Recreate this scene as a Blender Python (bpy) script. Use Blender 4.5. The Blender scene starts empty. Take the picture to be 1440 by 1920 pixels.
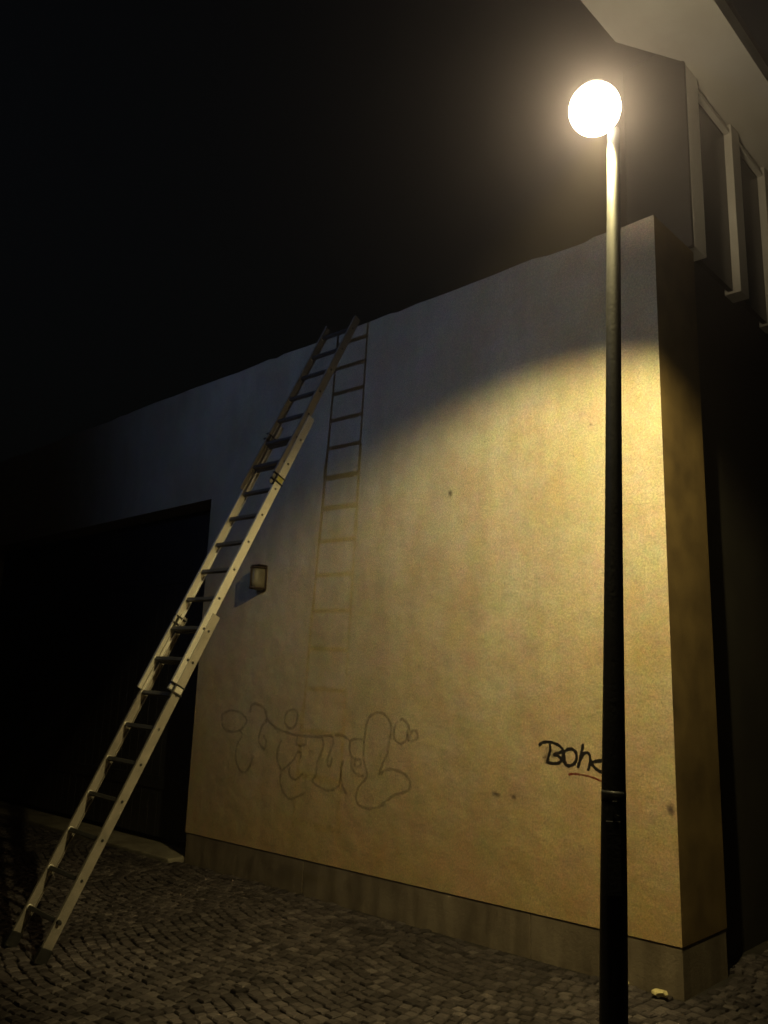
import bpy, bmesh, math, random
from mathutils import Vector, Matrix
random.seed(7)
S = bpy.context.scene
COL = S.collection
R = math.radians

# ------------------------------------------------------------------ camera
cam_d = bpy.data.cameras.new('camera')
cam = bpy.data.objects.new('camera', cam_d); COL.objects.link(cam)
cam_d.sensor_fit = 'VERTICAL'; cam_d.sensor_height = 36.0
cam_d.lens = 36.0 * 1576.0 / 1920.0
cam_d.clip_start = 0.05; cam_d.clip_end = 600
RC = [[0.7318386, -0.1216894, -0.6705252],
      [0.6806777, 0.1781993, 0.7105792],
      [0.0330171, -0.9764408, 0.2132444]]       # camera right / down / forward as columns
M = Matrix(((RC[0][0], -RC[0][1], -RC[0][2], 2.2562),
            (RC[1][0], -RC[1][1], -RC[1][2], -4.9729),
            (RC[2][0], -RC[2][1], -RC[2][2], 1.6),
            (0, 0, 0, 1)))
cam.matrix_world = M
S.camera = cam

# ------------------------------------------------------------------ night sky
W = bpy.data.worlds.new('World'); S.world = W; W.use_nodes = True
nt = W.node_tree; nt.nodes.clear()
sky = nt.nodes.new('ShaderNodeTexSky'); sky.sky_type = 'NISHITA'; sky.sun_disc = False
sky.sun_elevation = R(2.0); sky.sun_rotation = R(200)
bg = nt.nodes.new('ShaderNodeBackground'); bg.inputs['Strength'].default_value = 0.003
hs = nt.nodes.new('ShaderNodeHueSaturation'); hs.inputs['Saturation'].default_value = 0.9
out = nt.nodes.new('ShaderNodeOutputWorld')
nt.links.new(sky.outputs[0], hs.inputs['Color']); nt.links.new(hs.outputs[0], bg.inputs[0]); nt.links.new(bg.outputs[0], out.inputs[0])

# light of a second street lamp that stands outside the frame, left of the camera
fd = bpy.data.lights.new('distant_street_light', 'SPOT')
fd.energy = 235; fd.color = (0.36, 0.53, 1.0); fd.shadow_soft_size = 0.03
fd.spot_size = R(88); fd.spot_blend = 1.0
fo = bpy.data.objects.new('distant_street_light', fd); COL.objects.link(fo)
fo.location = (-2.75, -6.6, 4.7)
fo.rotation_euler = (Vector((-2.6, 0.0, 5.1)) - fo.location).to_track_quat('-Z', 'Y').to_euler()

S.view_settings.view_transform = 'Standard'; S.view_settings.look = 'None'
S.view_settings.exposure = 0.0; S.view_settings.gamma = 1.0
S.cycles.max_bounces = 6; S.cycles.volume_bounces = 0
S.cycles.use_denoising = True

# ------------------------------------------------------------------ materials
class NB:
    def __init__(s, name):
        s.m = bpy.data.materials.new(name); s.m.use_nodes = True
        s.t = s.m.node_tree; s.t.nodes.clear()
        s.o = s.n('ShaderNodeOutputMaterial'); s.b = s.n('ShaderNodeBsdfPrincipled')
        s.l(s.b.outputs[0], s.o.inputs[0]); s.tc = s.n('ShaderNodeTexCoord').outputs['Object']
    def n(s, k, **kw):
        x = s.t.nodes.new(k)
        for a, b in kw.items(): setattr(x, a, b)
        return x
    def l(s, a, b): s.t.links.new(a, b)
    def noise(s, scale, detail=4, rough=0.55, vec=None, stretch=None):
        x = s.n('ShaderNodeTexNoise'); x.inputs['Scale'].default_value = scale
        x.inputs['Detail'].default_value = detail; x.inputs['Roughness'].default_value = rough
        v = vec or s.tc
        if stretch:
            mp = s.n('ShaderNodeMapping'); mp.inputs['Scale'].default_value = stretch
            s.l(v, mp.inputs[0]); v = mp.outputs[0]
        s.l(v, x.inputs['Vector']); return x
    def ramp(s, fac, stops):
        r = s.n('ShaderNodeValToRGB'); e = r.color_ramp.elements
        while len(e) < len(stops): e.new(0.5)
        for i, (p, c) in enumerate(stops):
            e[i].position = p; e[i].color = (c, c, c, 1) if isinstance(c, (int, float)) else (*c, 1)
        s.l(fac, r.inputs[0]); return r.outputs[0]
    def mix(s, fac, a, b, mode='MIX'):
        m = s.n('ShaderNodeMix', data_type='RGBA', blend_type=mode)
        for inp, v in ((m.inputs[0], fac), (m.inputs[6], a), (m.inputs[7], b)):
            if hasattr(v, 'is_output'): s.l(v, inp)
            elif isinstance(v, (int, float)): inp.default_value = v if inp.type == 'VALUE' else (v, v, v, 1)
            else: inp.default_value = (*v, 1)
        return m.outputs[2]
    def bump(s, h, strength, dist=0.01, prev=None):
        b = s.n('ShaderNodeBump'); b.inputs['Strength'].default_value = strength; b.inputs['Distance'].default_value = dist
        s.l(h, b.inputs['Height'])
        if prev: s.l(prev, b.inputs['Normal'])
        s.l(b.outputs[0], s.b.inputs['Normal']); return b.outputs[0]
    def col(s, c):
        if hasattr(c, 'is_output'): s.l(c, s.b.inputs['Base Color'])
        else: s.b.inputs['Base Color'].default_value = (*c, 1)
    def set(s, **k):
        for a, v in k.items(): s.b.inputs[a.replace('_', ' ')].default_value = v

def m_plaster():
    q = NB('stained_plaster')
    big = q.ramp(q.noise(0.55, 5, 0.6).outputs[0], [(0.38, 0.0), (0.66, 1.0)])
    c = q.mix(big, (0.66, 0.61, 0.50), (0.56, 0.48, 0.34))
    blot = q.ramp(q.noise(2.3, 6, 0.65).outputs[0], [(0.44, 0.0), (0.72, 1.0)])
    sep = q.n('ShaderNodeSeparateXYZ'); q.l(q.tc, sep.inputs[0])
    # ochre damp stains rise from the foot of the wall, with an uneven edge
    wob = q.n('ShaderNodeMath', operation='MULTIPLY_ADD'); q.l(q.noise(0.9, 5, 0.6).outputs[0], wob.inputs[0])
    wob.inputs[1].default_value = -2.6; q.l(sep.outputs['Z'], wob.inputs[2])
    low = q.ramp_h = q.n('ShaderNodeMapRange'); q.l(wob.outputs[0], low.inputs[0])
    low.inputs[1].default_value = -1.4; low.inputs[2].default_value = 2.5; low.inputs[3].default_value = 1.0; low.inputs[4].default_value = 0.0
    c = q.mix(low.outputs[0], c, (0.61, 0.42, 0.20))
    f = q.n('ShaderNodeMath', operation='MULTIPLY'); q.l(blot, f.inputs[0]); f.inputs[1].default_value = 0.42
    c = q.mix(f.outputs[0], c, (0.48, 0.36, 0.18))
    # fine streaks and mottling
    st = q.ramp(q.noise(3.0, 5, 0.6, stretch=(2.2, 2.2, 0.35)).outputs[0], [(0.42, 0.80), (0.62, 1.0)])
    c = q.mix(0.5, c, st, 'MULTIPLY')
    mo = q.ramp(q.noise(16, 3, 0.7).outputs[0], [(0.35, 0.93), (0.62, 1.03)])
    c = q.mix(0.9, c, mo, 'MULTIPLY')
    tint = q.noise(5.5, 2, 0.5)
    c = q.mix(0.28, c, tint.outputs['Color'], 'SOFT_LIGHT')
    gr = q.ramp(q.noise(75, 3, 0.8).outputs[0], [(0.40, 0.72), (0.60, 1.22)])
    c = q.mix(0.85, c, gr, 'MULTIPLY')
    ct = q.noise(34, 2, 0.6)
    c = q.mix(0.3, c, ct.outputs['Color'], 'SOFT_LIGHT')
    spots = q.ramp(q.noise(38, 2, 0.5).outputs[0], [(0.24, 0.45), (0.31, 1.0)])
    c = q.mix(0.7, c, spots, 'MULTIPLY')
    q.col(c); q.set(Roughness=0.95, Specular_IOR_Level=0.15)
    b1 = q.bump(q.noise(140, 3, 0.7).outputs[0], 0.55, 0.004)
    b2 = q.n('ShaderNodeBump'); b2.inputs['Strength'].default_value = 0.5; b2.inputs['Distance'].default_value = 0.02
    q.l(q.noise(7, 4, 0.5).outputs[0], b2.inputs['Height']); q.l(b1, b2.inputs['Normal']); q.l(b2.outputs[0], q.b.inputs['Normal'])
    return q.m

def m_basic(name, c1, c2, scale=6, rough=0.8, metal=0.0, bump=0.2, bscale=60, spec=0.3, detail=5):
    q = NB(name)
    f = q.ramp(q.noise(scale, detail, 0.6).outputs[0], [(0.35, 0.0), (0.68, 1.0)])
    q.col(q.mix(f, c1, c2)); q.set(Roughness=rough, Metallic=metal, Specular_IOR_Level=spec)
    if bump: q.bump(q.noise(bscale, 3, 0.6).outputs[0], bump, 0.004)
    return q.m

def m_cement():
    q = NB('stained_cement')
    f = q.ramp(q.noise(3.5, 6, 0.65).outputs[0], [(0.35, 0.0), (0.68, 1.0)])
    c = q.mix(f, (0.30, 0.245, 0.18), (0.17, 0.135, 0.10))
    g = q.ramp(q.noise(5.0, 4, 0.6, stretch=(1.5, 1.5, 0.3)).outputs[0], [(0.4, 0.6), (0.6, 1.0)])
    q.col(q.mix(0.8, c, g, 'MULTIPLY')); q.set(Roughness=0.95, Specular_IOR_Level=0.15)
    q.bump(q.noise(50, 5, 0.7).outputs[0], 0.6, 0.006)
    return q.m

def m_stone():
    q = NB('cobble_stone')
    at = q.n('ShaderNodeAttribute'); at.attribute_name = 'tone'
    c = q.ramp(at.outputs['Fac'], [(0.0, (0.035, 0.029, 0.031)), (0.5, (0.080, 0.067, 0.070)), (1.0, (0.17, 0.145, 0.145))])
    d = q.ramp(q.noise(0.9, 5, 0.6).outputs[0], [(0.36, 0.45), (0.62, 1.0)])
    c = q.mix(0.9, c, d, 'MULTIPLY')
    e = q.ramp(q.noise(45, 4, 0.7).outputs[0], [(0.35, 0.65), (0.6, 1.0)])
    q.col(q.mix(0.8, c, e, 'MULTIPLY')); q.set(Roughness=0.72, Specular_IOR_Level=0.3)
    q.bump(q.noise(70, 4, 0.6).outputs[0], 0.5, 0.003)
    return q.m

def m_mark(name, colr, dens, lo=0.3, hi=0.6):
    q = NB(name); q.col(colr); q.set(Roughness=0.9, Specular_IOR_Level=0.1)
    tr = q.n('ShaderNodeBsdfTransparent'); mx = q.n('ShaderNodeMixShader')
    f = q.ramp(q.noise(22, 4, 0.65).outputs[0], [(lo, dens * 0.45), (hi, dens)])
    q.l(f, mx.inputs[0]); q.l(tr.outputs[0], mx.inputs[1]); q.l(q.b.outputs[0], mx.inputs[2]); q.l(mx.outputs[0], q.o.inputs[0])
    return q.m

def m_smudge(name, colr, dens):
    q = NB(name); q.col(colr); q.set(Roughness=0.95, Specular_IOR_Level=0.1)
    tr = q.n('ShaderNodeBsdfTransparent'); mx = q.n('ShaderNodeMixShader')
    ln = q.n('ShaderNodeVectorMath', operation='LENGTH'); q.l(q.tc, ln.inputs[0])
    ad = q.n('ShaderNodeMath', operation='MULTIPLY_ADD'); q.l(q.noise(30, 4, 0.6).outputs[0], ad.inputs[0]); ad.inputs[1].default_value = 0.06
    q.l(ln.outputs['Value'], ad.inputs[2])
    f = q.ramp(ad.outputs[0], [(0.035, dens), (0.075, 0.0)])
    q.l(f, mx.inputs[0]); q.l(tr.outputs[0], mx.inputs[1]); q.l(q.b.outputs[0], mx.inputs[2]); q.l(mx.outputs[0], q.o.inputs[0])
    return q.m

def m_emit(name, c, s):
    q = NB(name); q.col((0.8, 0.8, 0.75)); q.b.inputs['Emission Color'].default_value = (*c, 1); q.b.inputs['Emission Strength'].default_value = s
    return q.m

PLASTER = m_plaster(); CEMENT = m_cement(); STONE = m_stone()
GROUT = m_basic('dirt_joint', (0.022, 0.019, 0.017), (0.035, 0.03, 0.026), 9, 0.95, bump=0.4)
PALE = m_basic('pale_stone', (0.30, 0.27, 0.21), (0.15, 0.13, 0.10), 5, 0.85, bump=0.4)
DOORM = m_basic('dark_painted_board', (0.022, 0.022, 0.026), (0.035, 0.034, 0.038), 4, 0.6, bump=0.15)
SIDE = m_basic('dark_ochre_render', (0.26, 0.18, 0.08), (0.13, 0.09, 0.045), 3, 0.95, bump=0.5, bscale=120, spec=0.1)  # side face, browner and darker than the street wall
DARKW = m_basic('dark_render', (0.03, 0.026, 0.024), (0.045, 0.04, 0.035), 3, 0.9, bump=0.3)
WHITE = m_basic('white_render', (0.80, 0.77, 0.72), (0.70, 0.66, 0.60), 2.5, 0.9, bump=0.25)
GLASSD = m_basic('dark_window_glass', (0.012, 0.012, 0.015), (0.02, 0.02, 0.024), 2, 0.25, bump=0.0, spec=0.2)
ALU = m_basic('worn_aluminium', (0.80, 0.77, 0.70), (0.66, 0.63, 0.57), 9, 0.42, metal=0.45, bump=0.12, bscale=90, spec=0.5)
ALU_DIM = m_basic('dimmed_aluminium', (0.40, 0.36, 0.31), (0.26, 0.235, 0.20), 7, 0.6, metal=0.35, bump=0.12, bscale=90, spec=0.4)  # darker copy of the aluminium, weak light on end sections put into its colour
ALUR = m_basic('ribbed_rung_aluminium', (0.16, 0.155, 0.15), (0.11, 0.105, 0.10), 12, 0.5, metal=0.6, bump=0.3, bscale=120, spec=0.4)
RUB = m_basic('black_rubber', (0.015, 0.015, 0.015), (0.03, 0.03, 0.03), 20, 0.7, bump=0.1)
TAPE = m_basic('rating_sticker', (0.55, 0.50, 0.12), (0.42, 0.38, 0.12), 30, 0.6, bump=0)
POLE = m_basic('dark_painted_steel', (0.065, 0.065, 0.072), (0.045, 0.045, 0.05), 14, 0.45, metal=0.1, bump=0.25, bscale=70, spec=0.5)
SCR = m_basic('scratched_steel', (0.35, 0.34, 0.36), (0.25, 0.25, 0.27), 30, 0.4, metal=0.5, bump=0.1)
LAMPG = m_emit('lit_lamp_glass', (1.0, 0.86, 0.56), 25.0)
FROST = m_basic('yellowed_frosted_glass', (0.20, 0.17, 0.11), (0.13, 0.11, 0.07), 18, 0.45, bump=0.1, spec=0.5)
RUST = m_basic('rusty_dark_metal', (0.05, 0.035, 0.028), (0.09, 0.055, 0.035), 25, 0.7, metal=0.3, bump=0.3)
PAPER = m_basic('crumpled_yellow_paper', (0.75, 0.66, 0.36), (0.6, 0.52, 0.28), 20, 0.75, bump=0.2)
FAINTM = m_mark('faint_grey_marker', (0.12, 0.085, 0.07), 0.31)
BLACKM = m_mark('black_marker', (0.018, 0.016, 0.018), 0.96, 0.15, 0.4)
REDM = m_mark('red_marker', (0.22, 0.03, 0.02), 0.85)
SMUD = m_smudge('grey_smudge', (0.09, 0.07, 0.075), 0.6)

# ------------------------------------------------------------------ mesh helpers
def link(name, bm, mat, parent=None, smooth=False, loc=None):
    me = bpy.data.meshes.new(name); bmesh.ops.recalc_face_normals(bm, faces=bm.faces); bm.to_mesh(me); bm.free()
    for m in (mat if isinstance(mat, (list, tuple)) else [mat]): me.materials.append(m)
    if smooth:
        for p in me.polygons: p.use_smooth = True
    o = bpy.data.objects.new(name, me); COL.objects.link(o)
    if parent: o.parent = parent
    if loc: o.location = loc
    return o
def tag(o, label=None, cat=None, group=None, kind=None):
    if label: o['label'] = label
    if cat: o['category'] = cat
    if group: o['group'] = group
    if kind: o['kind'] = kind
    return o
def empty(name, loc, label, cat, group=None):
    o = bpy.data.objects.new(name, None); COL.objects.link(o); o.location = loc; o.empty_display_size = 0.1
    return tag(o, label, cat, group)
def box(bm, x0, x1, y0, y1, z0, z1, bev=0.0, mat=None, mi=0):
    r = bmesh.ops.create_cube(bm, size=1.0)
    vs = r['verts']
    for v in vs:
        v.co = Vector((x0 if v.co.x < 0 else x1, y0 if v.co.y < 0 else y1, z0 if v.co.z < 0 else z1))
    fs = {f for v in vs for f in v.link_faces}
    for f in fs: f.material_index = mi
    if bev:
        es = list({e for v in vs for e in v.link_edges})
        g = bmesh.ops.bevel(bm, geom=es, offset=bev, segments=2, affect='EDGES', profile=0.6)
        vs = list({v for f in g['faces'] for v in f.verts} | {v for v in vs if v.is_valid})
    if mat is not None:
        done = set()
        for v in vs:
            if v.is_valid and v not in done: v.co = mat @ v.co; done.add(v)
    return bm
def rings(bm, pts, rad, seg=20, cap=True, up=Vector((0, 0, 1))):
    """tube through pts with radius per point"""
    n = len(pts); prev = None; RR = []
    for i, p in enumerate(pts):
        p = Vector(p)
        d = (Vector(pts[min(i + 1, n - 1)]) - Vector(pts[max(i - 1, 0)])).normalized()
        a = d.orthogonal().normalized() if prev is None else (prev - d * prev.dot(d)).normalized()
        prev = a; b = d.cross(a)
        RR.append([bm.verts.new(p + (a * math.cos(2 * math.pi * k / seg) + b * math.sin(2 * math.pi * k / seg)) * rad[i]) for k in range(seg)])
    for i in range(n - 1):
        for k in range(seg):
            bm.faces.new((RR[i][k], RR[i][(k + 1) % seg], RR[i + 1][(k + 1) % seg], RR[i + 1][k]))
    if cap:
        bm.faces.new(RR[0][::-1]); bm.faces.new(RR[-1])
def lathe(bm, prof, seg=40, mat=Matrix()):
    """prof: (radius, height) pairs about local z"""
    RR = []
    for r, h in prof:
        if r < 1e-5: RR.append([bm.verts.new(mat @ Vector((0, 0, h)))])
        else: RR.append([bm.verts.new(mat @ Vector((r * math.cos(2 * math.pi * k / seg), r * math.sin(2 * math.pi * k / seg), h))) for k in range(seg)])
    for a, b in zip(RR, RR[1:]):
        for k in range(seg):
            k2 = (k + 1) % seg
            if len(a) == 1: bm.faces.new((a[0], b[k2], b[k]))
            elif len(b) == 1: bm.faces.new((a[k], a[k2], b[0]))
            else: bm.faces.new((a[k], a[k2], b[k2], b[k]))
def fine_grid_wall(bm, x0, x1, z0, z1, y, cols, rows, mi=0):
    g = [[bm.verts.new((x0 + (x1 - x0) * i / cols, y, z0 + (z1 - z0) * j / rows)) for i in range(cols + 1)] for j in range(rows + 1)]
    for j in range(rows):
        for i in range(cols):
            bm.faces.new((g[j][i], g[j][i + 1], g[j + 1][i + 1], g[j + 1][i]))

# ------------------------------------------------------------------ ground
bm = bmesh.new()
box(bm, -150, 150, -150, 150, -0.5, -0.018)
tag(link('ground', bm, GROUT), kind='structure')

def cobbles():
    verts = []; faces = []; tone = []
    sz = 0.074
    y = -6.2; j = 0
    while y < 3.6:
        x = -11.0 + (0.5 * sz if j % 2 else 0) + random.uniform(-0.02, 0.02)
        while x < 4.2:
            w = sz * random.uniform(0.84, 1.16)
            cx = x + w / 2
            arch = 0.17 * abs(math.sin(math.pi * (cx + 0.3) / 1.45)) + 0.02 * math.sin(cx * 2.1 + y)
            cy = y - arch + random.uniform(-0.008, 0.008)
            x += w + 0.0
            if cy > -0.035 or cy < -6.3: 
                if not (cx > (0.05 if cy < 0.70 else -0.06) and cy > -1): continue
            hw = w / 2 - random.uniform(0.003, 0.0065); hh = sz / 2 - random.uniform(0.003, 0.0065)
            a = random.gauss(0, 0.07) + 0.17 * math.cos(math.pi * (cx + 0.3) / 1.45) * (1 if math.sin(math.pi * (cx + 0.3) / 1.45) > 0 else -1) * -0.9
            ca, sa = math.cos(a), math.sin(a)
            z = 0.004 * math.sin(cx * 1.7) + 0.006 * math.sin(cy * 2.3 + cx) + random.uniform(-0.003, 0.003)
            tx, ty = random.uniform(-0.05, 0.05), random.uniform(-0.05, 0.05)
            b = len(verts)
            for k, (s, zz) in enumerate(((1.0, -0.045), (0.98, -0.008), (0.80, 0.0), )):
                for (u, v) in ((-1, -1), (1, -1), (1, 1), (-1, 1)):
                    jx = random.uniform(-0.003, 0.003); jy = random.uniform(-0.003, 0.003)
                    lx, ly = u * hw * s + jx, v * hh * s + jy
                    verts.append((cx + lx * ca - ly * sa, cy + lx * sa + ly * ca, z + zz + (lx * tx + ly * ty if k else 0)))
            verts.append((cx, cy, z + 0.0015))
            for k in (0, 4):
                for q in range(4):
                    faces.append((b + k + q, b + k + (q + 1) % 4, b + k + 4 + (q + 1) % 4, b + k + 4 + q))
            for q in range(4): faces.append((b + 8 + q, b + 8 + (q + 1) % 4, b + 12))
            t = min(1, max(0, random.gauss(0.5, 0.22))); tone.extend([t] * 12)
        y += sz; j += 1
    me = bpy.data.meshes.new('pavement'); me.from_pydata(verts, [], faces)
    at = me.attributes.new('tone', 'FLOAT', 'FACE'); at.data.foreach_set('value', tone)
    me.materials.append(STONE)
    o = bpy.data.objects.new('pavement', me); COL.objects.link(o); return tag(o, kind='structure')
cobbles()

# ------------------------------------------------------------------ low plastered building
XL, XD, XE = -17.0, -10.6, -4.91      # far left end, left and right side of the gateway
ZT, ZD = 4.87, 3.54
low = empty('plastered_building', (-4, 0.4, 0), 'low cream plastered building with stained street wall and a dark gateway on its left', 'building')
def at_low(bm):  # keep world coordinates under the Empty
    bmesh.ops.translate(bm, verts=bm.verts, vec=(4, -0.4, 0)); return bm
bm = bmesh.new()
# outline in (x,z) cut round the gateway, extruded; side return 0.65 m deep
def slab(bm, pts, y0, y1, mi=0):
    a = [bm.verts.new((x, y0, z)) for x, z in pts]; b = [bm.verts.new((x, y1, z)) for x, z in pts]
    n = len(pts)
    f = bm.faces.new(a); f2 = bm.faces.new(b[::-1]); f.material_index = f2.material_index = mi
    for i in range(n):
        bm.faces.new((a[i], b[i], b[(i + 1) % n], a[(i + 1) % n])).material_index = mi
top = []
x = 0.0
rt = random.Random(3)
while x > XL:
    top.append((x, ZT + rt.uniform(-0.016, 0.012))); x -= rt.uniform(0.06, 0.35)
top[0] = (0.0, ZT)
slab(bm, [(XL, 0.26), (XD, 0.26), (XD, ZD), (XE, ZD), (XE, 0.26), (0.0, 0.26)] + top + [(XL, ZT)], 0.0, 0.65)
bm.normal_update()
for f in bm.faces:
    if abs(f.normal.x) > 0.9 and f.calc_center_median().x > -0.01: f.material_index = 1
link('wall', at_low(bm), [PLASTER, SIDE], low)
for a, b in ((XE + 0.012, -3.222), (-3.214, -1.02), (-1.016, -0.003), (XL, XD - 0.012)):
    bm = bmesh.new(); box(bm, a, b, 0.006, 0.64, -0.05, 0.258, 0.004)
    link('plinth', at_low(bm), CEMENT, low)
bm = bmesh.new()
box(bm, XL, -0.30, 0.66, 6.0, -0.05, ZT - 0.12)
link('rear_block', at_low(bm), DARKW, low)
bm = bmesh.new()   # recessed gate of upright boards
x = XD
while x < XE - 0.02:
    box(bm, x, min(x + 0.158, XE), 0.30, 0.36, 0.07, ZD - 0.002, 0.006); x += 0.162
box(bm, XD, XE, 0.285, 0.299, 0.55, 0.68, 0.004); box(bm, XD, XE, 0.285, 0.299, 2.75, 2.88, 0.004)
gate = link('gate', at_low(bm), DOORM, low); gate['label'] = 'dark board gate set back in the gateway'
bm = bmesh.new()
box(bm, XD + 0.02, XE - 0.01, -0.16, 0.28, -0.05, 0.035, 0.015)
link('sill', at_low(bm), PALE, low)

# ------------------------------------------------------------------ white building beyond the corner
wb = empty('white_building', (0, 0.66, 0), 'taller white building behind the corner with deep eaves and dark upright windows between white pilasters', 'building')
def at_wb(bm): bmesh.ops.translate(bm, verts=bm.verts, vec=(0, -0.66, 0)); return bm
bm = bmesh.new()
box(bm, -0.5, -0.14, 0.668, 9.0, -0.05, 6.49); box(bm, -0.5, 0.003, 0.630, 0.667, 4.92, 6.67); box(bm, -6.0, -0.5, 5.2, 9.0, -0.05, 6.3)
link('wall', at_wb(bm), DARKW, wb)
ys = [0.67, 1.58, 2.37, 3.16, 3.95, 4.74, 5.53, 6.32, 7.11, 7.9]
for i, y in enumerate(ys):
    bm = bmesh.new(); w = 0.22 if i == 0 else 0.18
    box(bm, -0.13, 0.004, y, y + w, 4.93, 6.49, 0.004)
    link('pilaster', at_wb(bm), WHITE, wb)
for i in range(len(ys) - 1):
    y0 = ys[i] + (0.22 if i == 0 else 0.18) + 0.002; y1 = ys[i + 1] - 0.002
    bm = bmesh.new(); box(bm, -0.10, -0.06, y0, y1, 4.95, 6.44)
    w = link('window', at_wb(bm), GLASSD, wb)
    bm = bmesh.new()
    box(bm, -0.055, -0.01, y0, y1, 6.40, 6.438, 0.003)
    link('frame_head', at_wb(bm), WHITE, w)
bm = bmesh.new()
pts = [(-0.002, 0.645), (-0.30, 0.12), (-0.30, -0.6), (0.41, -0.6), (0.41, 9.2), (-0.14, 9.2), (-0.14, 0.65)]
a = [bm.verts.new((x, y, 6.50)) for x, y in pts]; b = [bm.verts.new((x, y, 6.66)) for x, y in pts]
bm.faces.new(a); bm.faces.new(b[::-1])
for i in range(len(pts)): bm.faces.new((a[i], b[i], b[(i + 1) % 7], a[(i + 1) % 7]))
eav = link('eaves', at_wb(bm), WHITE, wb)
bm = bmesh.new(); box(bm, -0.13, 0.39, 0.62, 9.18, 6.662, 6.80, 0.01)
link('roof', at_wb(bm), DARKW, wb)

# ------------------------------------------------------------------ street lamp
LP = Vector((0.547, -1.80, 4.348))
lamp = empty('street_lamp', (0.472, -1.7, 0), 'lit street lamp with a tall dark tapered column in front of the plastered wall', 'street lamp')
def at_lamp(bm): bmesh.ops.translate(bm, verts=bm.verts, vec=(-0.472, 1.7, 0)); return bm
def axis_pt(z): return (0.472 + 0.0275 * z, -1.7, z)
prof = [(-0.04, .0560), (.0, .0560), (.42, .0549), (.81, .0535), (1.10, .0510), (1.25, .0485), (1.77, .0430), (2.32, .0378), (2.92, .0345), (3.46, .0325), (4.17, .0300), (4.29, .0295)]
bm = bmesh.new(); rings(bm, [axis_pt(z) for z, r in prof], [r for z, r in prof], 32)
link('column', at_lamp(bm), POLE, lamp, True)
bm = bmesh.new(); lathe(bm, [(0, -0.02), (.15, -0.02), (.15, 0.012), (.12, 0.02), (.066, 0.028), (.062, 0.05), (0, 0.05)], 32, Matrix.Translation((0.472, -1.7, 0)))
link('base_plate', at_lamp(bm), POLE, lamp, False)
bm = bmesh.new(); rings(bm, [axis_pt(1.205), axis_pt(1.215), axis_pt(1.245), axis_pt(1.255)], [.0492, .0500, .0499, .0488], 32)
link('collar', at_lamp(bm), POLE, lamp, True)
bm = bmesh.new()   # service door facing the street, left of view
ct = Vector(axis_pt(1.0)); face = Vector((0.48, -0.88, 0)).normalized()
mt = Matrix.Translation(ct + face * 0.0512) @ face.to_track_quat('Y', 'Z').to_matrix().to_4x4()
box(bm, -0.028, 0.028, -0.006, 0.004, -0.14, 0.14, 0.003, mt)
dr = link('service_door', at_lamp(bm), POLE, lamp)
for dz, dx, ang, ln in ((0.215, -0.004, 0.1, 0.018), (0.165, -0.012, -0.5, 0.014), (0.02, 0.008, -0.9, 0.012)):
    c2 = Vector(axis_pt(1.0 + dz)); q2 = Matrix.Translation(c2 + face * 0.0512) @ face.to_track_quat('Y', 'Z').to_matrix().to_4x4() @ Matrix.Translation((dx, 0.0015, 0)) @ Matrix.Rotation(ang, 4, 'Y')
    bm = bmesh.new(); box(bm, -ln / 2, ln / 2, -0.002, 0.0016, -0.0014, 0.0014, 0, q2)
    link('sticker_remnant', at_lamp(bm), SCR, lamp)
# head: hood, glass bowl, short arm, tilted a little towards the wall
ax = Vector((math.sin(R(41)) * math.cos(R(131)), math.sin(R(41)) * math.sin(R(131)), -math.cos(R(41))))
HM = Matrix.Translation(LP)
bm = bmesh.new()
pr = [(0.121 * math.sin(t), -0.121 * math.cos(t)) for t in [R(4 + 150 * i / 20) for i in range(21)]]
lathe(bm, [(0, -0.121)] + pr + [(0.0, 0.112)], 44, HM)
link('glass_bowl', at_lamp(bm), LAMPG, lamp, True)
bm = bmesh.new()
lathe(bm, [(0.056, 0.110), (0.066, 0.107), (0.068, 0.111), (0.05, 0.129), (0.03, 0.140), (0.0, 0.143)], 44, HM)
link('hood', at_lamp(bm), POLE, lamp, True)
bm = bmesh.new(); rings(bm, [axis_pt(4.27), (0.591, -1.7, 4.38), (0.588, -1.712, 4.43), (0.572, -1.745, 4.455)], [.031, .029, .027, .022], 20)
link('arm', at_lamp(bm), POLE, lamp, True)
ld = bpy.data.lights.new('street_lamp_beam', 'SPOT'); ld.energy = 630; ld.color = (1.0, 0.82, 0.345)
ld.spot_size = R(93); ld.spot_blend = 0.5; ld.shadow_soft_size = 0.03
lo = bpy.data.objects.new('street_lamp_beam', ld); COL.objects.link(lo)
lo.location = LP + Vector((0.012, 0, -0.142)); lo.rotation_euler = ax.to_track_quat('-Z', 'Y').to_euler()

ud = bpy.data.lights.new('added_eaves_uplight', 'SPOT'); ud.energy = 125; ud.color = (1.0, 0.83, 0.50)  # added spot above the globe, there to brighten the eaves
ud.spot_size = R(74); ud.spot_blend = 0.9; ud.shadow_soft_size = 0.04
uo = bpy.data.objects.new('added_eaves_uplight', ud); COL.objects.link(uo)
uo.location = LP + Vector((0.0, 0.03, 0.175)); uo.rotation_euler = (Vector((0.25, 0.9, 6.5)) - uo.location).to_track_quat('-Z', 'Y').to_euler()

# ------------------------------------------------------------------ ladder
F = Vector((-3.065, -2.37, 0)); T = Vector((-2.90, -0.03, 4.9))
lad = empty('extension_ladder', F, 'long aluminium extension ladder leaning against the top of the wall beside the gateway', 'ladder')
u = (T - F).normalized(); xr = Vector((1, 0, 0)); xr = (xr - u * xr.dot(u)).normalized(); nn = u.cross(xr)   # nn: away from the wall or to it
if nn.y > 0: nn = -nn
LM0 = Matrix(((xr.x, nn.x, u.x, 0), (xr.y, nn.y, u.y, 0), (xr.z, nn.z, u.z, 0), (0, 0, 0, 1)))
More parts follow.
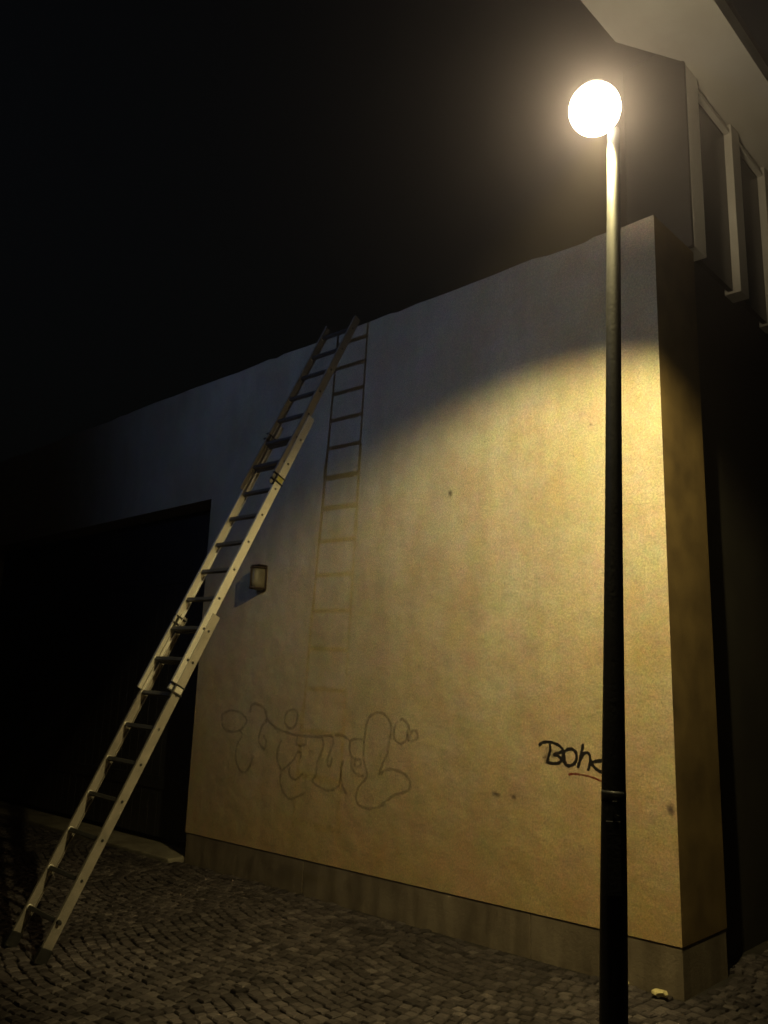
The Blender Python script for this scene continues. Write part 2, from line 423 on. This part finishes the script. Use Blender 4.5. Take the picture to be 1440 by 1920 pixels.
# local axes: x across, y out from the wall side (up-facing side), z along the ladder
def section(s0, s1, half, off, first_rung, top, bottom):
    bm = bmesh.new(); box(bm, -0.001, 0.001, -0.001, 0.001, s0 + 0.3, s0 + 0.302)
    bm.free()
    h = bpy.data.objects.new('ladder_section', None); COL.objects.link(h); h.parent = lad; h.empty_display_size = 0.1
    rd = 0.033
    for sx in (-1, 1):
        bm = bmesh.new()
        # C-shaped rail: flat web outwards, flanges inwards
        xo = sx * half; xi = sx * (half - 0.0035); xf = sx * (half - 0.020)
        pr = [(xo, -rd), (xo, rd), (xf, rd), (xf, rd - 0.003), (xi, rd - 0.003), (xi, -rd + 0.003), (xf, -rd + 0.003), (xf, -rd)]
        a = [bm.verts.new((x, y + off, s0)) for x, y in pr]; b = [bm.verts.new((x, y + off, s1)) for x, y in pr]
        bm.faces.new(a); bm.faces.new(b[::-1])
        for i in range(8): bm.faces.new((a[i], b[i], b[(i + 1) % 8], a[(i + 1) % 8]))
        bm.transform(LM0)
        rl = link('rail', bm, ALU_DIM if (bottom or top) else ALU, h)  # bottom and top sections take the copy with dimness in its colour
        s = first_rung
        while s < s1 - 0.03:
            if s > s0 + 0.03:
                bm = bmesh.new()
                lathe(bm, [(0, 0.0), (0.0095, 0.0), (0.0095, 0.0022), (0.006, 0.003), (0.0, 0.003)], 12,
                      LM0 @ Matrix.Translation((xo, off, s)) @ Matrix.Rotation(sx * math.pi / 2, 4, 'Y'))
                link('rivet', bm, RUB, rl)
            s += 0.25
        if bottom:
            bm = bmesh.new(); box(bm, min(xo + sx * 0.006, xf - sx * 0.004), max(xo + sx * 0.006, xf - sx * 0.004), off - rd - 0.008, off + rd + 0.008, s0 - 0.035, s0 + 0.055, 0.006)
            bm.transform(LM0); link('rubber_foot', bm, RUB, rl)
    s = first_rung
    while s < s1 - 0.03:
        if s > s0 + 0.03:
            bm = bmesh.new(); box(bm, -half + 0.004, half - 0.004, off - 0.015, off + 0.015, s - 0.014, s + 0.014, 0.004)
            bm.transform(LM0); rg = link('rung', bm, ALUR, h)
            for sx in (-1, 1):
                bm = bmesh.new(); lathe(bm, [(0.021, 0), (0.021, 0.004), (0.017, 0.007), (0.0, 0.007)], 14,
                                        LM0 @ Matrix.Translation((sx * (half - 0.0036), off, s)) @ Matrix.Rotation(-sx * math.pi / 2, 4, 'Y'))
                link('flange', bm, ALU, rg)
        s += 0.25
    return h
sec1 = section(0.03, 2.36, 0.215, 0.0, 0.23, False, True)
sec2 = section(1.74, 4.22, 0.206, 0.040, 1.98, False, False)
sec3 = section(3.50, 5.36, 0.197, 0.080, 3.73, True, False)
tag(sec1, 'bottom section standing on rubber feet'); tag(sec2, 'middle section hooked over the bottom one'); tag(sec3, 'top section reaching over the wall')
def bracket(h, sx, half, off, s, sticker):
    bm = bmesh.new()
    x0, x1 = sorted((sx * (half - 0.024), sx * (half + 0.009)))
    box(bm, x0, x1, off - 0.04, off + 0.08, s - 0.028, s - 0.016, 0.002); box(bm, x0, x1, off - 0.04, off + 0.08, s + 0.030, s + 0.038, 0.002)
    box(bm, x0, x1, off + 0.037, off + 0.048, s - 0.060, s + 0.034, 0.003)
    bm.transform(LM0); br = link('guide_bracket', bm, RUB, h)
    xo = sx * half
    x0, x1 = sorted((xo, xo + sx * 0.0025))
    bm = bmesh.new(); box(bm, x0, x1, off - 0.028, off + 0.028, s - 0.014, s + 0.028); bm.transform(LM0); link('sticker', bm, sticker, br)
bracket(sec1, 1, 0.215, 0.0, 1.76, ALU); bracket(sec1, -1, 0.215, 0.0, 2.30, ALU)
bracket(sec2, 1, 0.206, 0.04, 3.56, TAPE); bracket(sec2, -1, 0.206, 0.04, 4.04, TAPE)
bm = bmesh.new(); rings(bm, [LM0 @ Vector((0.17, 0.02, 0.23)), LM0 @ Vector((0.235, 0.02, 0.235))], [.012, .012], 12)
link('lock_pin', bm, RUB, sec1)

# ------------------------------------------------------------------ wall light
wl = empty('wall_light', (-3.98, 0, 2.64), 'small unlit bulkhead lamp with frosted glass on the wall right of the gateway', 'wall lamp')
bm = bmesh.new(); box(bm, -0.064, 0.064, -0.018, 0.0, -0.12, 0.12, 0.006); link('back_plate', bm, RUST, wl)
bm = bmesh.new()
n = 14
secs = []
for i in range(n + 1):
    t = math.pi * i / n
    secs.append([bm.verts.new((-0.055 * math.cos(t) * k, -0.018 - 0.115 * math.sin(t) * k2 , z)) for k, k2, z in ((0.55, 0.5, -0.115), (0.95, 0.9, -0.09), (1, 1, -0.05), (1, 1, 0.05), (0.95, 0.9, 0.085), (0.55, 0.5, 0.105))])
for a, b in zip(secs, secs[1:]):
    for k in range(5): bm.faces.new((a[k], a[k + 1], b[k + 1], b[k]))
bm.faces.new([s[0] for s in secs]); bm.faces.new([s[5] for s in secs][::-1])
link('glass', bm, FROST, wl, True)
bm = bmesh.new()
for z in (-0.098, 0.095):
    rings(bm, [(-0.066 * math.cos(math.pi * i / 12), -0.016 - 0.125 * math.sin(math.pi * i / 12), z) for i in range(13)], [0.008] * 13, 8)
for t in (0.0, 0.5, 1.0):
    rings(bm, [(-0.066 * math.cos(math.pi * t), -0.016 - 0.127 * math.sin(math.pi * t), z) for z in (-0.1, 0.0, 0.097)], [0.007] * 3, 8)
link('guard', bm, RUST, wl, True)
bm = bmesh.new(); box(bm, -0.062, 0.062, -0.10, -0.012, 0.112, 0.124, 0.004); link('cover', bm, RUST, wl)

# ------------------------------------------------------------------ writing on the wall
def smooth_line(p, k=6):
    if len(p) < 3: return [Vector(q) for q in p]
    o = []
    P = [p[0]] + list(p) + [p[-1]]
    for i in range(1, len(P) - 2):
        a, b, c, d = [Vector(P[i + j]) for j in (-1, 0, 1, 2)]
        for s in range(k):
            t = s / k
            o.append(0.5 * ((2 * b) + (c - a) * t + (2 * a - 5 * b + 4 * c - d) * t * t + (3 * b - a - 3 * c + d) * t ** 3))
    o.append(Vector(p[-1])); return o
def strokes(name, lines, width, mat, label, y=-0.0012):
    bm = bmesh.new(); cx = sum(p[0] for l in lines for p in l) / sum(len(l) for l in lines); cz = sum(p[1] for l in lines for p in l) / sum(len(l) for l in lines)
    rs = random.Random(5)
    for li, l in enumerate(lines):
        q = smooth_line(l); n = len(q); prev = None
        yy = y - 0.0004 * (li % 5)
        for i, p in enumerate(q):
            d = (q[min(i + 1, n - 1)] - q[max(i - 1, 0)]); d = d.normalized() if d.length else Vector((1, 0))
            nr = Vector((-d.y, d.x)) * width * 0.5 * rs.uniform(0.75, 1.2) * (0.6 if i in (0, n - 1) else 1)
            a = p + nr; b = p - nr
            cur = [bm.verts.new((a.x - cx, yy, a.y - cz)), bm.verts.new((b.x - cx, yy, b.y - cz))]
            if prev: bm.faces.new((prev[0], cur[0], cur[1], prev[1]))
            prev = cur
    return tag(link(name, bm, mat, loc=(cx, 0, cz)), label, 'graffiti')
FAINT = [[(-4.459, 1.319), (-4.452, 1.379), (-4.355, 1.412), (-4.241, 1.413), (-4.14, 1.383), (-4.08, 1.336), (-4.115, 1.284), (-4.179, 1.24), (-4.304, 1.225), (-4.407, 1.245), (-4.457, 1.302)], [(-4.179, 1.24), (-4.106, 1.202)], [(-4.133, 1.193), (-4.193, 1.115), (-4.211, 1.031), (-4.183, 0.951), (-4.126, 0.891), (-4.057, 0.88), (-3.996, 0.933), (-3.963, 1.0), (-3.953, 1.033)], [(-4.033, 1.404), (-4.026, 1.47), (-3.961, 1.489), (-3.865, 1.467), (-3.807, 1.412), (-3.801, 1.348), (-3.848, 1.297), (-3.881, 1.231), (-3.887, 1.166), (-3.843, 1.12), (-3.79, 1.108), (-3.784, 1.172), (-3.827, 1.218)], [(-3.802, 1.364), (-3.72, 1.319), (-3.615, 1.277), (-3.464, 1.253), (-3.366, 1.243), (-3.247, 1.242), (-3.131, 1.243), (-2.996, 1.26), (-2.929, 1.259)], [(-3.547, 1.359), (-3.528, 1.423), (-3.457, 1.457), (-3.395, 1.443), (-3.378, 1.382), (-3.409, 1.318), (-3.467, 1.292), (-3.532, 1.328), (-3.547, 1.359)], [(-3.57, 1.2), (-3.613, 1.119), (-3.617, 1.025), (-3.559, 0.937), (-3.563, 0.844), (-3.506, 0.758), (-3.417, 0.714), (-3.325, 0.746), (-3.235, 0.784)], [(-3.547, 0.938), (-3.477, 0.982), (-3.397, 1.041), (-3.355, 1.105), (-3.306, 1.093), (-3.326, 1.046)], [(-3.44, 0.977), (-3.447, 0.915), (-3.36, 0.877), (-3.27, 0.938)], [(-3.365, 1.235), (-3.372, 1.165), (-3.265, 1.172), (-3.258, 1.233)], [(-3.063, 1.244), (-3.036, 1.186), (-3.064, 1.11), (-3.104, 1.033), (-3.109, 0.944), (-3.15, 0.881), (-3.057, 0.845), (-2.945, 0.83), (-2.839, 0.873), (-2.821, 0.939), (-2.816, 1.026), (-2.787, 1.071)], [(-2.929, 1.259), (-2.925, 1.193), (-2.954, 1.132), (-2.983, 1.071), (-2.969, 1.021), (-2.936, 1.031), (-2.929, 1.09)], [(-2.908, 1.268), (-2.821, 1.272), (-2.733, 1.234), (-2.729, 1.176), (-2.705, 1.12), (-2.651, 1.096)], [(-2.722, 1.234), (-2.67, 1.252), (-2.587, 1.25), (-2.564, 1.201), (-2.57, 1.13), (-2.545, 1.047), (-2.521, 0.979), (-2.56, 0.934), (-2.608, 0.887), (-2.635, 0.815), (-2.601, 0.756), (-2.499, 0.739), (-2.381, 0.766), (-2.287, 0.83), (-2.231, 0.862), (-2.102, 0.908), (-2.066, 0.951), (-2.106, 1.014), (-2.201, 1.047), (-2.316, 1.044), (-2.383, 1.005), (-2.357, 1.089), (-2.311, 1.162), (-2.296, 1.259), (-2.281, 1.358), (-2.313, 1.426), (-2.394, 1.468), (-2.494, 1.447), (-2.542, 1.388), (-2.559, 1.301), (-2.568, 1.215)], [(-2.702, 1.077), (-2.688, 1.022), (-2.634, 0.983), (-2.552, 0.976)], [(-2.671, 1.08), (-2.61, 1.099), (-2.597, 1.057), (-2.648, 1.039), (-2.67, 1.066)], [(-2.814, 0.997), (-2.797, 0.884), (-2.74, 0.826)], [(-2.215, 1.416), (-2.251, 1.345), (-2.239, 1.277), (-2.18, 1.246), (-2.124, 1.276), (-2.099, 1.366), (-2.139, 1.42), (-2.196, 1.424)], [(-2.118, 1.352), (-2.096, 1.271), (-2.07, 1.341), (-2.015, 1.344), (-2.013, 1.296), (-2.077, 1.266)], [(-2.104, 1.244), (-2.076, 1.229)]]
TAG = [[(-0.94, 1.307), (-0.917, 1.327), (-0.869, 1.336), (-0.813, 1.328), (-0.775, 1.31), (-0.759, 1.289), (-0.791, 1.27), (-0.83, 1.258)], [(-0.857, 1.325), (-0.853, 1.286), (-0.87, 1.232), (-0.878, 1.198)], [(-0.83, 1.258), (-0.791, 1.25), (-0.768, 1.232), (-0.791, 1.208), (-0.838, 1.202), (-0.874, 1.205)], [(-0.736, 1.293), (-0.756, 1.266), (-0.756, 1.227), (-0.737, 1.202), (-0.707, 1.198), (-0.676, 1.213), (-0.659, 1.24), (-0.66, 1.279), (-0.682, 1.3), (-0.713, 1.301), (-0.736, 1.29)], [(-0.748, 1.266), (-0.746, 1.228), (-0.734, 1.209)], [(-0.61, 1.34), (-0.619, 1.288), (-0.634, 1.236), (-0.65, 1.187)], [(-0.638, 1.229), (-0.608, 1.276), (-0.581, 1.287), (-0.563, 1.273), (-0.56, 1.241), (-0.568, 1.203), (-0.578, 1.176)], [(-0.455, 1.252), (-0.476, 1.247), (-0.527, 1.237), (-0.55, 1.223), (-0.535, 1.205), (-0.507, 1.185), (-0.478, 1.178), (-0.449, 1.184)], [(-0.563, 1.26), (-0.535, 1.211)]]
UNDER = [[(-0.719, 1.139), (-0.685, 1.149), (-0.618, 1.148), (-0.544, 1.138), (-0.487, 1.122), (-0.437, 1.114)]]
strokes('graffiti', FAINT, 0.023, FAINTM, 'faint looping outline graffiti in large bubble letters low on the cream wall')
strokes('graffiti_tag', TAG, 0.020, BLACKM, 'black handwritten graffiti starting Boh beside the lamp column')
b_s = strokes('graffiti_scribble', [[(-0.885, 1.30), (-0.865, 1.26), (-0.90, 1.235), (-0.86, 1.215), (-0.90, 1.205)], [(-0.85, 1.30), (-0.83, 1.25), (-0.80, 1.29)]], 0.03, FAINTM, 'faint grey rubbed scribble under the first letter of the black writing')
strokes('graffiti_underline', UNDER, 0.013, REDM, 'thin red stroke under the black handwritten word')
for (x, z, sx, sz, lab) in ((-1.285, 0.965, 1.0, 0.6, 'small grey scuff on the wall left of the black writing, left one of two'),
                            (-1.14, 0.962, 0.7, 0.6, 'small grey scuff on the wall left of the black writing, right one of two'),
                            (-0.035, 1.0, 0.7, 1.1, 'faint purple grey smudge at the right edge of the wall, low down'),
                            (-0.507, 3.468, 0.35, 0.3, 'tiny dark chip in the brightly lit plaster left of the lamp column'),
                            (-1.731, 3.153, 0.7, 0.8, 'small brown damp spot in the middle of the wall')):
    bm = bmesh.new()
    bmesh.ops.create_circle(bm, cap_ends=True, segments=24, radius=0.11, matrix=Matrix.Rotation(math.pi / 2, 4, 'X'))
    o = link('wall_smudge', bm, SMUD, loc=(x, -0.003, z)); o.scale = (sx, 1, sz); tag(o, lab, 'smudge')

# ------------------------------------------------------------------ hairline cracks
def crack(pts, label):
    bm = bmesh.new(); rr = random.Random(len(pts)); q = smooth_line(pts, 9); prev = None; x0, z0 = pts[0]
    for i, p in enumerate(q):
        w = 0.0022 * rr.uniform(0.4, 1.3) * (1 - i / len(q) * 0.7); jx = rr.uniform(-0.006, 0.006)
        cur = [bm.verts.new((p.x - x0 + jx - w, -0.0008, p.y - z0)), bm.verts.new((p.x - x0 + jx + w, -0.0008, p.y - z0))]
        if prev: bm.faces.new((prev[0], prev[1], cur[1], cur[0]))
        prev = cur
    tag(link('crack', bm, FAINTM, loc=(x0, 0, z0)), label, 'crack')
crack([(-3.218, 0.27), (-3.225, 0.42), (-3.20, 0.60), (-3.23, 0.78), (-3.215, 0.95)], 'vertical hairline crack rising from the plinth joint below the faint bubble graffiti')
crack([(-3.06, 0.62), (-2.9, 0.585), (-2.78, 0.55), (-2.7, 0.50)], 'short slanting hairline crack just right of the vertical one above the plinth')

# ------------------------------------------------------------------ litter at the foot of the wall
def crumple(name, loc, r, label, seed):
    rr = random.Random(seed); bm = bmesh.new(); bmesh.ops.create_icosphere(bm, subdivisions=2, radius=r)
    for v in bm.verts: v.co *= rr.uniform(0.65, 1.25); v.co.z *= 0.5
    mz = min(v.co.z for v in bm.verts)
    for v in bm.verts: v.co.z -= mz
    tag(link(name, bm, PAPER, loc=loc), label, 'litter')
crumple('paper_scrap', (-0.10, -0.10, 0.004), 0.042, 'crumpled yellowish paper scrap on the cobbles at the wall corner', 4)
crumple('paper_scrap', (-0.33, -0.075, 0.004), 0.03, 'smaller pale paper scrap on the cobbles just right of the lamp column', 9)

# ------------------------------------------------------------------ added mist, put in to give the glow round the lamp
q = NB('added_glow_mist'); q.t.nodes.remove(q.b)
v = q.n('ShaderNodeVolumePrincipled'); v.inputs['Color'].default_value = (0.98, 0.84, 0.80, 1); v.inputs['Density'].default_value = 0.05
v.inputs['Anisotropy'].default_value = 0.92
q.l(v.outputs[0], q.o.inputs['Volume'])
bm = bmesh.new(); box(bm, -155, 155, -155, 155, -1.6, 9.0)
tag(link('added_haze', bm, q.m), kind='stuff')
